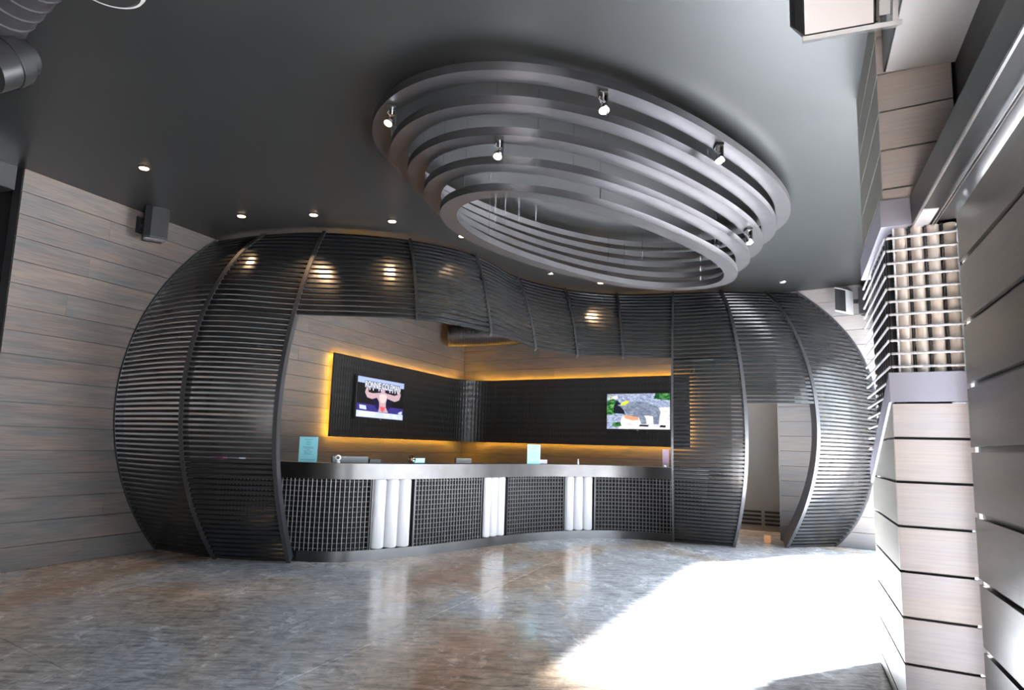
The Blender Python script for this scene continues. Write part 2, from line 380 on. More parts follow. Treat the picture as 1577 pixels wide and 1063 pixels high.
for k, (tx, ty), (bx, by) in ((3, (630.7,367.5), (642.5,493.3)), (4, (731.7,391), (756.5,513.8)), (5, (795.8,424.5), (825.3,536.6)), (6, (869.7,443), (889.4,546.4)), (7, (950,450.9), (959,549.5))):
    T, Bt = atz(tx, ty, ZC), atz(bx, by, HB - 0.03); d = h2(T - Bt); L = d.length; d.normalize()
    s_ = L / (mean_prof(ZC) - mean_prof(HB - 0.03))
    RIB[k] = (h2(T), d, (lambda z, s_=s_: s_ * (mean_prof(z) - mean_prof(ZC))))
f8 = atz(1037, 835.6, 0); RIB[8] = (h2(f8), V((0.235, 0.972, 0)), lambda z: 0.5 * (RIB[9][2](z) + RIB[2][2](z)))
def ribpt(k, z):
    f, d, fn = RIB[k]; return f + d * fn(z) + ZU * z
def cat(p0, p1, p2, p3, t):
    return 0.5 * ((2 * p1) + (p2 - p0) * t + (2 * p0 - 5 * p1 + 4 * p2 - p3) * t * t + (3 * p1 - p0 - 3 * p2 + p3) * t ** 3)
def row_pts(z, a, b, seg=10):
    """points of the shell at height z from rib a to rib b; ribs 3-7 take the header's plan"""
    ks = list(range(max(0, a - 1), min(11, b + 1) + 1))
    if a == 0 and b == 2: ks = [0, 1, 2]
    if z < HB - 0.05: ks = [k for k in ks if k not in (3, 4, 5, 6, 7)]
    P_ = {k: ribpt(k, z) for k in ks}
    out = []
    for k in range(a, b):
        p1, p2 = P_[k], P_[k + 1]; p0 = P_.get(k - 1, 2 * p1 - p2 if k else p1 * 2 - p2 + (p2 - p1).normalized() * 0); p3 = P_.get(k + 2)
        if k - 1 not in P_:
            nx = P_.get(k + 2, 2 * p2 - p1); p0 = p1 + (p1 - p2) + (nx - 2 * p2 + p1) * 0.5
        if p3 is None:
            pv = P_.get(k - 1, 2 * p1 - p2); p3 = p2 + (p2 - p1) + (pv - 2 * p1 + p2) * 0.5
        for q in range(seg): out.append(cat(p0, p1, p2, p3, q / seg))
    out.append(P_[b]); return out
pod = empty('slatted_enclosure', h2(ribpt(2, 0)), 'black curved onion-shaped slatted shell wrapped around the reception counter', 'screen')
# heights of the slats, evenly spaced along the bulging profile
zs = []; z = 0.03
while z < ZC - 0.03:
    zs.append(z); z += 0.0545 + 0.0145 * min(1, max(0, (z - 2.2) / 0.6))
DH = 2.00                                                 # head of the opening between ribs 9 and 10
def slat(z, a, b):
    c = row_pts(z, a, b); u_ = row_pts(z + 0.012, a, b); dn = row_pts(z - 0.012, a, b); secs = []
    for i, p in enumerate(c):
        t = (c[min(i + 1, len(c) - 1)] - c[max(i - 1, 0)]).normalized(); v = (u_[i] - dn[i]).normalized(); n = v.cross(t).normalized()
        if n.dot(V((0, -1, 0.0))) < 0 and i > -1: n = -n
        sp = (0.0545 + 0.0145 * min(1, max(0, (z - 2.2) / 0.6))) / max(0.35, v.z); hh = sp * 0.28
        secs.append([p + v * hh, p - v * hh, p - v * hh - n * 0.027, p + v * hh - n * 0.027])
    return MB().loft(secs).build('slat', SLAT, pod)
for z in zs:
    if z > HB + 0.01: slat(z, 0, 11)
    else:
        slat(z, 0, 2)
        if z > DH: slat(z, 8, 11)
        else: slat(z, 8, 9); slat(z, 10, 11)
def rib(k, z0, z1, wdt=0.036, out=0.016, dep=0.12):
    secs = []; n_ = 36
    c = {}
    for i in range(n_ + 1):
        z = z0 + (z1 - z0) * i / n_; p = ribpt(k, z); v = (ribpt(k, z + 0.01) - ribpt(k, z - 0.01)).normalized()
        a, b = max(0, k - 1), min(11, k + 1)
        if z0 < 1: 
            if k == 2: a, b = 1, 2
            if k == 8: a, b = 8, 9
        d = RIB[k][1]; t = V((d.y, -d.x, 0)); t = t if t.x > 0 else -t
        n = v.cross(t).normalized()
        if n.dot(d) > 0: n = -n
        secs.append([p + t * wdt / 2 + n * out, p - t * wdt / 2 + n * out, p - t * wdt / 2 - n * dep, p + t * wdt / 2 - n * dep])
    return MB().loft(secs).build('rib', RIBM, pod)
for k in range(12):
    hd = 3 <= k <= 7
    rib(k, HB - 0.04 if hd else 0.0, ZC - 0.02, wdt=0.03 if hd else (0.03 if k == 8 else 0.045), dep={10: 0.16, 2: 0.10, 8: 0.08}.get(k, 0.06 if hd else 0.10))
# ------------------------------------------------------------------ reception counter
cp = [(-4.16, 9.15), (-3.75, 8.78), (-3.20, 8.48), (-2.45, 8.24), (-1.96, 8.22), (-1.67, 8.37), (-1.37, 8.60), (-1.05, 8.90), (-0.73, 9.27), (-0.34, 9.74), (-0.13, 10.0), (0.28, 10.45), (0.73, 10.80), (1.19, 11.03), (1.66, 11.13), (2.09, 11.06), (2.47, 10.90), (3.02, 10.78)]
cp = [V((x, y, 0)) for x, y in cp]
cpath = []
for i in range(len(cp) - 1):
    p0 = cp[i - 1] if i else 2 * cp[0] - cp[1]; p3 = cp[i + 2] if i + 2 < len(cp) else 2 * cp[-1] - cp[-2]
    for q in range(12): cpath.append(cat(p0, cp[i], cp[i + 1], p3, q / 12))
cpath.append(cp[-1])
for _ in range(6):
    cpath = [cpath[0]] + [(cpath[i - 1] + cpath[i] * 2 + cpath[i + 1]) / 4 for i in range(1, len(cpath) - 1)] + [cpath[-1]]
cs = [0.0]
for a, b in zip(cpath, cpath[1:]): cs.append(cs[-1] + (b - a).length)
def cpt(s):
    s = max(0, min(cs[-1], s))
    for i in range(len(cs) - 1):
        if cs[i] <= s <= cs[i + 1]:
            f = (s - cs[i]) / (cs[i + 1] - cs[i] + 1e-9); p = cpath[i].lerp(cpath[i + 1], f)
            a, b = cpath[max(i - 2, 0)], cpath[min(i + 3, len(cpath) - 1)]; t = (b - a).normalized(); n = V((t.y, -t.x, 0))
            return p, t, n                                  # n points to the public side
def s_at(px, z=0.5):
    best = min(range(len(cpath)), key=lambda i: abs(proj(cpath[i] + ZU * z)[0] - px)); lo, hi = cs[max(best - 1, 0)], cs[min(best + 1, len(cs) - 1)]
    for _ in range(30):
        m_ = (lo + hi) / 2
        if proj(cpt(m_)[0] + ZU * z)[0] < px: lo = m_
        else: hi = m_
    return (lo + hi) / 2
def band(s0, s1, z0, z1, o0, o1, step=0.06):
    """ribbon of the counter between arc lengths, o0/o1 = offsets of front and back towards the public side"""
    n_ = max(2, int((s1 - s0) / step)); secs = []
    for i in range(n_ + 1):
        p, t, n = cpt(s0 + (s1 - s0) * i / n_)
        secs.append([p + n * o0 + ZU * z0, p + n * o0 + ZU * z1, p + n * o1 + ZU * z1, p + n * o1 + ZU * z0])
    return MB().loft(secs)
ctr = empty('reception_counter', cpt(s_at(700))[0], 'long wavy reception counter with stainless top band, grid panels and white padding', 'counter')
SE = cs[-1]; TOP = 1.10
band(0, SE, 0.92, TOP, 0.03, -0.0).build('fascia', STEEL, ctr, smooth=True)
band(0, SE, TOP - 0.02, TOP, -0.001, -0.34).build('ledge', STEEL, ctr)
band(0, SE, 0.0, 0.118, 0.02, -0.0).build('plinth', STEEL, ctr, smooth=True)
band(0, SE, 0.0, TOP - 0.021, -0.06, -0.10).build('carcass', BLACK, ctr)
band(0.1, SE - 0.1, 0.72, 0.75, -0.11, -0.72).build('desk_top', BLACK, ctr)
band(0.1, SE - 0.1, 0.0, 0.719, -0.66, -0.70).build('desk_back', BLACK, ctr)
bays = [(330, 571), (636, 742), (780, 869), (915, 1092)]
for a, b in bays:
    s0, s1 = s_at(a) if a > 330 else s_at(330), s_at(b) if b < 1090 else SE - 0.02
    gp = band(s0, s1, 0.119, 0.919, -0.045, -0.055).build('grid_panel', MATTE, ctr)
    for sx in (s0, s1):
        p, t, n = cpt(sx); MB().quadbox(p + n * 0.0 + ZU * 0.519, t, n, ZU, 0.008, 0.02, 0.4).build('grid_frame', BLACKM, gp)
    nv = int((s1 - s0 - 0.03) / 0.052)
    for i in range(nv + 1):
        p, t, n = cpt(s0 + 0.02 + (s1 - s0 - 0.04) * i / nv)
        MB().tube([p + n * 0.004 + ZU * 0.12, p + n * 0.004 + ZU * 0.918], 0.0062, 4).build('grid_rod', ROD, gp)
    for j in range(14):
        z = 0.145 + j * 0.0575; m_ = max(2, int((s1 - s0) / 0.1)); pts = []
        for i in range(m_ + 1):
            p, t, n = cpt(s0 + 0.008 + (s1 - s0 - 0.016) * i / m_); pts.append(p - n * 0.006 + ZU * z)
        MB().tube(pts, 0.0062, 4).build('grid_rod', ROD, gp)
for a, b in ((573, 633), (745, 778), (871, 913)):
    s0, s1 = s_at(a), s_at(b); w_ = (s1 - s0) / 3
    for k in range(3):
        p, t, n = cpt(s0 + w_ * (k + 0.5)); secs = []
        for z, r in ((0.121, 0.80), (0.135, 1), (0.90, 1), (0.918, 0.85)):
            secs.append([p - n * 0.03 + t * math.cos(q) * (w_ / 2 - 0.002) * r + n * math.sin(q) * 0.058 * r + ZU * z for q in [math.pi * i / 10 for i in range(11)]])
        MB().loft(secs).build('padded_roll', PAD, ctr, smooth=True)
# ------------------------------------------------------------------ black screen wall panel with amber glow
PO = 0.13
pa0 = h2(onp(516, 545, AEND + nA * PO, nA)); pa1 = COR + nA * PO; pb1 = h2(onp(1061.5, 577, COR + nBk * PO, nBk))
PZ0, PZ1 = 1.422, 2.80
def lineint(p, d, q, e):
    det = d.x * -e.y + e.x * d.y; r = q - p; t = (r.x * -e.y + e.x * r.y) / det; return p + d * t
ci = lineint(pa0, dA, pb1, eB)
rc = 0.95
def bend(off):
    """outline of the panel, shifted by off away from the room, with its rounded corner"""
    A_, B_ = pa0 - nA * off, pb1 - nBk * off; c_ = lineint(A_, dA, B_, eB); a_, b_ = c_ - dA * rc, c_ + eB * rc
    return [A_] + [a_.lerp(c_, t).lerp(c_.lerp(b_, t), t) for t in [i / 14 for i in range(15)]] + [B_]
fr_, bk = bend(0), bend(0.035)
scr = MB().loft([[a + ZU * PZ0, a + ZU * PZ1, b + ZU * PZ1, b + ZU * PZ0] for a, b in zip(fr_, bk)]).build('screen_panel', PANEL, smooth=True)
me = scr.data; uv = me.uv_layers.new(name='UVMap'); acc = [0.0]
for a, b in zip(fr_, fr_[1:]): acc.append(acc[-1] + (b - a).length)
for lp in me.loops:
    i = lp.vertex_index // 4; uv.data[lp.index].uv = (acc[i], me.vertices[lp.vertex_index].co.z)
tag(scr, 'long black embossed panel folded around the corner, glowing amber at its edges', 'wall panel')
l0, l1 = bend(0.055), bend(0.075)
def trimline(L, d): L = list(L); L[0] = L[0] + dA * d; L[-1] = L[-1] - eB * d; return L
l0, l1 = trimline(l0, 0.07), trimline(l1, 0.07)
for za, zb in ((PZ0 + 0.03, PZ0 + 0.042), (PZ1 - 0.035, PZ1 - 0.015)):
    MB().loft([[a + ZU * za, a + ZU * zb, b + ZU * zb, b + ZU * za] for a, b in zip(l0, l1)]).build('led_strip', LED, scr)
for p, e, n in ((l0[0], dA, nA), (l0[-1], -eB, nBk)):
    MB().quadbox(p + e * 0.0 - n * 0.01 + ZU * (PZ0 + PZ1) / 2, e, n, ZU, 0.010, 0.010, (PZ1 - PZ0) / 2 - 0.02).build('led_strip', LED, scr)
# ------------------------------------------------------------------ televisions
def em(name, c, s): return mat(name, tuple(x * 0.1 for x in c), 0.4, emit=c, estr=s * 0.5)
def television(p0, e, n, wd, z0, z1, label):
    """p0 lower left corner on the panel, e along, n into the room"""
    o = empty('television', p0 + e * wd / 2 + ZU * z0, label, 'television', 'televisions on the black panel')
    fr = frame_of(p0 + n * 0.075 + ZU * z0, e)
    MB().quadbox(p0 + e * wd / 2 + n * 0.055 + ZU * (z0 + z1) / 2, e, n, ZU, wd / 2, 0.022, (z1 - z0) / 2).build('casing', BLACK, o, bevel=0.004)
    MB().quadbox(p0 + e * wd / 2 + n * 0.0165 + ZU * (z0 + z1) / 2, e, n, ZU, 0.15, 0.0155, 0.15).build('wall_mount', BLACKM, o)
    sw, sh = wd - 0.05, (z1 - z0) - 0.06
    def P(x, y, k): return p0 + e * (0.025 + sw * x) + n * (0.0775 + 0.0006 * k) + ZU * (z0 + 0.035 + sh * y)
    def flat(name, pts, m, k):
        b = MB(); b.v = [P(x, y, k) for x, y in pts]; b.f = [tuple(range(len(pts)))]
        return b.build(name, m, o)
    MB().quadbox(p0 + e * wd / 2 + n * 0.079 + ZU * (z0 + 0.012), e, n, ZU, 0.02, 0.001, 0.004).build('badge', SILVER, o)
    return o, flat, P, sh, sw
def ell(cx, cy, rx, ry, n_=14, rot=0):
    return [(cx + rx * math.cos(t) * math.cos(rot) - ry * math.sin(t) * math.sin(rot), cy + rx * math.cos(t) * math.sin(rot) + ry * math.sin(t) * math.cos(rot)) for t in [2 * math.pi * i / n_ for i in range(n_)]]
def noisy_screen(name, stops, scale, strength):
    m = mat(name, (0, 0, 0), 0.4); N = NT(m); g = N.n('ShaderNodeNewGeometry')
    c = N.ramp(N.noise(N.mapping(g.outputs['Position'], (1, 1, 2.2)).outputs[0], scale, 6, 1.0, 0.7), stops)
    N.l(c, N.b.inputs['Emission Color']); N.b.inputs['Emission Strength'].default_value = strength * 0.5; return m
# left set: strength athlete with banner
pn = AEND + nA * (PO + 0.001)
q0 = h2(onp(546, 643, pn + nA * 0.07, nA)); q1 = h2(onp(620, 650, pn + nA * 0.07, nA)); q0 -= nA * 0.07; q1 -= nA * 0.07
tv1, flat, P_, sh, sw = television(q0, dA, nA, (q1 - q0).length, 1.745, 2.50, 'television on the left side of the black panel, showing a flexing athlete')
SC_BL = em('screen_deep_blue', (0.012, 0.010, 0.045), 1.0); SC_PAL = em('screen_pale_blue', (0.62, 0.70, 0.95), 1.15); SC_SK = em('screen_skin', (0.62, 0.42, 0.47), 1.1)
SC_SKL = em('screen_skin_light', (0.85, 0.68, 0.66), 1.1); SC_RED = em('screen_red', (0.85, 0.12, 0.16), 1.1); SC_BAND = em('screen_violet', (0.05, 0.04, 0.26), 1.0); SC_W = em('screen_white', (0.98, 0.97, 0.90), 1.3); SC_K = em('screen_black', (0.008, 0.01, 0.012), 1.0)
flat('screen', [(0, 0), (1, 0), (1, 1), (0, 1)], SC_K, 0)
flat('picture_band', [(0, .15), (1, .10), (1, .30), (0, .34)], SC_BAND, 1)
flat('picture_glow', ell(.53, .48, .22, .30), SC_BL, 1)
flat('picture_footer', [(0, 0), (1, 0), (1, .14), (0, .16)], SC_PAL, 2)
flat('picture_header', [(0, .85), (1, .85), (1, 1), (0, 1)], em('screen_header_blue', (0.42, 0.52, 0.80), 1.1), 2)
flat('picture_title_shadow', [(.14, .74), (.92, .74), (.92, .92), (.14, .92)], em('screen_title_shade', (0.16, 0.19, 0.34), 1.0), 3)
torso = [(.44,.16),(.46,.30),(.45,.42),(.40,.52),(.30,.47),(.20,.50),(.15,.62),(.17,.72),(.20,.80),(.235,.79),(.215,.70),(.22,.64),(.30,.62),(.40,.64),(.48,.66),(.50,.70),(.485,.76),(.50,.82),(.54,.83),(.575,.80),(.575,.74),(.56,.69),(.60,.66),(.68,.65),(.78,.63),(.86,.67),(.865,.78),(.90,.78),(.93,.66),(.90,.53),(.80,.47),(.70,.50),(.62,.53),(.60,.42),(.60,.30),(.66,.16)]
flat('picture_figure', torso, SC_SK, 3)
flat('picture_chest', [(.45,.60),(.50,.63),(.57,.63),(.62,.59),(.60,.48),(.56,.40),(.49,.40),(.46,.48)], SC_SKL, 4)
flat('picture_trunks', [(.47,.30),(.59,.30),(.57,.22),(.545,.17),(.52,.17),(.49,.22)], SC_RED, 4)
flat('picture_inset', [(.06,.20),(.20,.19),(.18,.29),(.05,.30)], SC_PAL, 3)
flat('picture_inset', [(.88,.16),(.97,.14),(.98,.24),(.90,.20)], SC_PAL, 3)
for x in (.24, .31, .43, .48, .67, .73, .79, .85): flat('picture_sparkle', [(x, .68), (x + .012, .705), (x + .012, .745), (x - .006, .745)], SC_W, 5)
for x0, x1, y in ((.05,.40,.11),(.05,.38,.07),(.05,.35,.035),(.56,.68,.10),(.58,.70,.05),(.76,.84,.09),(.78,.88,.045)): flat('picture_line', [(x0, y), (x1, y), (x1, y + .018), (x0, y + .018)], SC_W, 5)
tx = bpy.data.curves.new('lettering', 'FONT'); tx.body = 'RONNIE COLEMAN'; tx.size = 0.11; tx.align_x = 'CENTER'; tx.materials.append(SC_W)
tmp = bpy.data.objects.new('lettering_source', tx); sc.collection.objects.link(tmp)
bpy.context.view_layer.update()
tme = bpy.data.meshes.new_from_object(tmp.evaluated_get(bpy.context.evaluated_depsgraph_get())); bpy.data.objects.remove(tmp)
w_t = max(v.co.x for v in tme.vertices) - min(v.co.x for v in tme.vertices); h_t = max(v.co.y for v in tme.vertices)
xf = frame_of(P_(.53, .755, 7), dA) @ Matrix.Rotation(math.pi / 2, 4, 'X') @ Matrix.Diagonal((sw * 0.76 / w_t, sh * 0.15 / h_t, 1, 1))
tme.transform(xf); to = bpy.data.objects.new('lettering', tme); sc.collection.objects.link(to)
to.parent = tv1; to.matrix_parent_inverse = world_inv(tv1)
# right set: grey animal among rocks
pm = COR + nBk * (PO + 0.001)
q0 = h2(onp(933, 664, pm + nBk * 0.07, nBk)) - nBk * 0.07; q1 = h2(onp(1034, 665, pm + nBk * 0.07, nBk)) - nBk * 0.07
tv2, flat, P_, sh, sw = television(q0, eB, nBk, (q1 - q0).length, 1.72, 2.475, 'television on the right side of the black panel, showing a grey animal among rocks')
ROCK = noisy_screen('screen_rocks', [(0.3, (0.03, 0.05, 0.14)), (0.5, (0.35, 0.42, 0.62)), (0.66, (0.75, 0.82, 0.95))], 14, 1.2)
SAND = noisy_screen('screen_sand', [(0.3, (0.45, 0.5, 0.62)), (0.5, (0.95, 0.90, 0.86)), (0.7, (1, 0.95, 0.93))], 9, 1.2)
LEAF = noisy_screen('screen_leaves', [(0.38, (0.005, 0.03, 0.012)), (0.5, (0.02, 0.18, 0.04)), (0.7, (0.35, 0.75, 0.2))], 12, 1.1)
HIDE = noisy_screen('screen_hide', [(0.35, (0.12, 0.15, 0.24)), (0.55, (0.28, 0.34, 0.45)), (0.7, (0.55, 0.60, 0.72))], 10, 1.1)
SHAD = em('screen_shadow', (0.01, 0.015, 0.03), 1.0); ORA = em('screen_orange', (0.9, 0.42, 0.25), 1.0); YEL = em('screen_yellow', (0.75, 0.85, 0.05), 1.1)
flat('screen', [(0, 0), (1, 0), (1, 1), (0, 1)], ROCK, 0)
flat('picture_sand', [(.2, 0), (1, 0), (1, .62), (.80, .60), (.55, .35), (.25, .40)], SAND, 1)
flat('picture_leaves', [(0, .40), (.13, .42), (.24, .55), (.22, .74), (.1, .86), (0, .8)], LEAF, 1)
flat('picture_leaves', [(.75, .85), (1, .80), (1, 1), (.78, 1)], LEAF, 1)
flat('picture_shadow', [(.10, .45), (.30, .42), (.26, .62), (.17, .82), (.12, .7)], SHAD, 2)
flat('picture_rock', [(.03, .10), (.20, .06), (.24, .34), (.05, .38)], ROCK, 2)
flat('picture_leaves', [(.09, .06), (.24, .08), (.22, .20), (.10, .18)], LEAF, 3)
flat('picture_orange', [(.27, .40), (.50, .36), (.52, .26), (.42, .24), (.30, .30)], ORA, 2)
flat('picture_orange', [(.64, .14), (.74, .14), (.74, .38), (.64, .38)], SAND, 3)
flat('picture_animal', [(.17,.67),(.22,.64),(.26,.56),(.32,.46),(.42,.36),(.52,.33),(.56,.14),(.64,.14),(.63,.30),(.60,.38),(.66,.38),(.74,.36),(.75,.14),(.83,.14),(.84,.34),(.86,.48),(.82,.62),(.72,.70),(.62,.76),(.48,.78),(.38,.76),(.28,.68),(.21,.70)], HIDE, 4)
flat('picture_rump', [(.70,.36),(.82,.38),(.85,.48),(.80,.62),(.72,.62),(.69,.5)], SHAD, 5) if False else None
flat('picture_foliage', [(.22,.66),(.30,.68),(.37,.76),(.33,.80),(.25,.76)], YEL, 5)
flat('picture_stones', [(.52, .08), (.66, .07), (.68, .12), (.54, .13)], SHAD, 5)
flat('picture_stones', [(.84, .06), (.93, .05), (.94, .11), (.86, .12)], SHAD, 5)
for r in ([(.035,.85),(.085,.85),(.085,.865),(.035,.865)], [(.035,.935),(.085,.935),(.085,.95),(.035,.95)], [(.035,.85),(.045,.85),(.045,.95),(.035,.95)], [(.075,.85),(.085,.85),(.085,.95),(.075,.95)]):
    flat('channel_logo', r, YEL, 6)
flat('channel_caption', [(.095, .86), (.18, .86), (.17, .94), (.095, .93)], SC_W, 6)
# ------------------------------------------------------------------ ring chandelier
RQ = dict(cx=.819, cy=6.445, a=2.484, b=1.439, ax=.019, ay=.091, aa=-.111, ab=-.131, s=.129, t=.150, th=.806, c3=-.001, s3=-.019, c4=-.020, s4=-.001)
RH = 0.062
def ringpt(i, f, dr):
    q = RQ; r = 1 + q['c3'] * math.cos(3 * f) + q['s3'] * math.sin(3 * f) + q['c4'] * math.cos(4 * f) + q['s4'] * math.sin(4 * f)
    x = (q['a'] + q['aa'] * i + dr) * r * math.cos(f); y = (q['b'] + q['ab'] * i + dr) * r * math.sin(f); c, s_ = math.cos(q['th']), math.sin(q['th'])
    return V((q['cx'] + q['ax'] * i + x * c - y * s_, q['cy'] + q['ay'] * i + x * s_ + y * c, EYE + 2.45 - q['s'] * i))
ch = empty('ring_chandelier', (RQ['cx'], RQ['cy'], ZC), 'stack of five dark oval steel rings hung below the ceiling', 'ceiling feature')
for i in range(5):
    secs = []
    for k in range(144):
        f = 2 * math.pi * k / 144; o_, n_ = ringpt(i, f, 0), ringpt(i, f, -RQ['t'])
        secs.append([o_, n_, n_ + ZU * RH, o_ + ZU * RH])
    MB().loft(secs, closed=True).build('ring', RING, ch, smooth=True)
    for k in range(6):
        f = 2 * math.pi * (k + 0.17 * i + 0.3) / 6; p = ringpt(i, f, -RQ['t'] * 0.8)
        MB().tube([p + ZU * (RH - 0.002), V((p.x, p.y, ZC))], 0.0035, 5).build('suspension_wire', CHROME, ch)
# spotlights clamped under the rings
def spotlight(px, py, ring, label, tilt, turn, dr=0.07):
    z = EYE + 2.45 - RQ['s'] * ring; t0 = atz(px, py, z)
    best = min((2 * math.pi * k / 720 for k in range(720)), key=lambda f: (ringpt(ring, f, -dr) - t0).length); p = ringpt(ring, best, -dr)
    o = empty('spotlight', p, label, 'spotlight', 'spotlights clamped to the hanging rings')
    MB().quadbox(p - ZU * 0.012, (1, 0, 0), (0, 1, 0), ZU, 0.03, 0.05, 0.012).build('clamp', BLACKM, o, bevel=0.003)
    MB().quadbox(p + V((0.028, 0, -0.085)), (1, 0, 0), (0, 1, 0), ZU, 0.004, 0.028, 0.075).build('bracket', BLACKM, o)
    MB().tube([p - ZU * 0.024, p - ZU * 0.07], 0.022, 12).build('ballast', CHROME, o, smooth=True)
    d = V((math.sin(turn) * math.sin(tilt), -math.cos(turn) * math.sin(tilt), -math.cos(tilt))); c = p - ZU * 0.085
    MB().tube([c, c + d * 0.02, c + d * 0.05, c + d * 0.07], [0.012, 0.022, 0.034, 0.037], 14).build('reflector', CHROME, o, smooth=True)
    MB().tube([c + d * 0.071, c + d * 0.076], [0.030, 0.024], 14).build('bulb', BULB, o)
    MB().tube([p + V((-0.02, 0, -0.03)), p + V((-0.03, -0.01, -0.055)), p + V((-0.012, -0.02, -0.08)), c], 0.003, 6).build('cable', WHITE, o)
spotlight(603, 163, 0, 'spotlight at the far left end of the top ring', 0.5, -0.6)
spotlight(930, 142, 0, 'brightest spotlight, under the top ring above the middle', 0.4, 0.2)
spotlight(767, 207, 2, 'spotlight under the third ring down, left of the middle', 0.5, -0.3)
spotlight(1110, 222, 0, 'spotlight on the right half of the top ring', 0.4, 0.1)
spotlight(1153, 352, 2, 'spotlight at the right end, on the third ring down', 0.3, 0.3)
# ------------------------------------------------------------------ recessed downlights
def downlight(px, py, label, lit=True, z=ZC, power=26):
    p = atz(px, py, z); o = empty('downlight', p, label, 'downlight', 'recessed downlights in a row above the slatted shell')
    MB().tube([p - ZU * 0.002, p - ZU * 0.010], [0.062, 0.055], 20).build('trim_ring', BLACKM if lit else CHROME, o)
    MB().tube([p - ZU * 0.0105, p - ZU * 0.016], [0.046, 0.042], 20).build('lens', WARM if lit else UNLIT, o)
    if lit:
        l = bpy.data.lights.new('lamp', 'SPOT'); l.energy = power; l.color = (1, 0.62, 0.34); l.spot_size = 1.0; l.spot_blend = 0.6; l.shadow_soft_size = 0.03
        lo = bpy.data.objects.new('lamp', l); sc.collection.objects.link(lo); lo.parent = o; lo.location = (0, 0, -0.03)
downlight(222, 258, 'lit downlight over the left boarded wall, apart from the others')
downlight(372, 332, 'lit downlight above the first bright rib of the shell')
downlight(483, 330, 'lit downlight above the second bright rib of the shell')
downlight(604, 340, 'lit downlight over the left part of the header')
downlight(712, 363, 'lit downlight beside the lower left edge of the rings')
downlight(848, 421, 'unlit downlight below the rings at the middle', False)
downlight(925, 435, 'lit downlight right below the lowest ring')
downlight(1205, 434, 'unlit downlight over the right end of the shell', False)
downlight(1040, 471, 'lit downlight glimpsed through the slats beside the tall straight rib', power=60)
for x, y in ((-2.2, 10.6), (-0.6, 12.6), (1.2, 13.2), (4.0, 12.0)):      # unseen lamps added behind the header to brighten the wall there
    MB().tube([V((x, y, ZC - 0.002)), V((x, y, ZC - 0.012))], [0.062, 0.05], 20).build('added_lamp', WARM, ceil)
    l = bpy.data.lights.new('lamp', 'SPOT'); l.energy = 48; l.color = (1, 0.86, 0.72); l.spot_size = 2.2; l.spot_blend = 0.8; l.shadow_soft_size = 0.05
    lo = bpy.data.objects.new('lamp', l); sc.collection.objects.link(lo); lo.location = (x, y, ZC - 0.03)
# ------------------------------------------------------------------ loudspeakers
def speaker(c, e, n, w_, d_, h_, label, side, wall_n=None, grille=True):
    """c centre, e across the front, n forward of the cabinet"""
    e, n, c = V(e).normalized(), V(n).normalized(), V(c)
    o = empty('loudspeaker', c - ZU * h_ / 2, label, 'speaker', 'wall loudspeakers')
    poly = [c + e * a + n * b - ZU * h_ / 2 for a, b in ((-w_ / 2, d_ / 2 - 0.03), (-w_ / 2 * 0.5, d_ / 2), (w_ / 2 * 0.5, d_ / 2), (w_ / 2, d_ / 2 - 0.03), (w_ / 2 * 0.8, -d_ / 2), (-w_ / 2 * 0.8, -d_ / 2))]
    MB().prism(poly, ZU * h_).build('cabinet', side, o, bevel=0.006)
    g_ = [p - (-ZU) * 0.02 + n * 0.004 for p in poly[0:4]]
    gp_ = [c + e * a + n * (b + 0.006) - ZU * (h_ / 2 - 0.02) for a, b in ((-w_ / 2 * 0.92, d_ / 2 - 0.028), (-w_ / 2 * 0.5, d_ / 2), (w_ / 2 * 0.5, d_ / 2), (w_ / 2 * 0.92, d_ / 2 - 0.028), (w_ / 2 * 0.5, d_ / 2 - 0.01 - 0.0), (-w_ / 2 * 0.5, d_ / 2 - 0.01))]
    MB().prism(gp_[:4], ZU * (h_ - 0.04)).build('grille', BLACKM, o)
    return o, poly
sA = onp(239, 345, AEND + nA * 0.24, nA)
o, _ = speaker(sA, (0.80, 0.60, 0), (0.62, -0.78, 0), 0.26, 0.24, 0.40, 'black loudspeaker high on the left boarded wall', BLACK)
MB().tube([sA - nA * 0.10, sA - nA * 0.24], 0.02, 8).build('bracket', BLACKM, o)
MB().quadbox(sA - nA * 0.235, dA, nA, ZU, 0.06, 0.006, 0.10).build('wall_plate', BLACKM, o)
MB().quadbox(sA + V((0.62, -0.78, 0)) * 0.05 - ZU * 0.207, (0.8, 0.6, 0), (0.62, -0.78, 0), ZU, 0.11, 0.05, 0.005).build('base_lip', CHROME, o)
sB = onp(1300, 464, PR + nR * 0.30, nR)
o, _ = speaker(sB, (0.88, 0.47, 0), (-0.80, -0.60, 0), 0.27, 0.27, 0.37, 'loudspeaker high on the pale wall at the right, beyond the shell', SILVER)  # silver colour paints sunlight reflected by a dark cabinet
MB().quadbox(sB + eR * 0.24 - nR * 0.14, eR, nR, ZU, 0.05, 0.10, 0.20).build('wall_plate', BLACK, o)
MB().quadbox(sB + eR * 0.16 - nR * 0.10 + ZU * 0.0, eR, nR, ZU, 0.05, 0.02, 0.03).build('bracket', BLACKM, o)
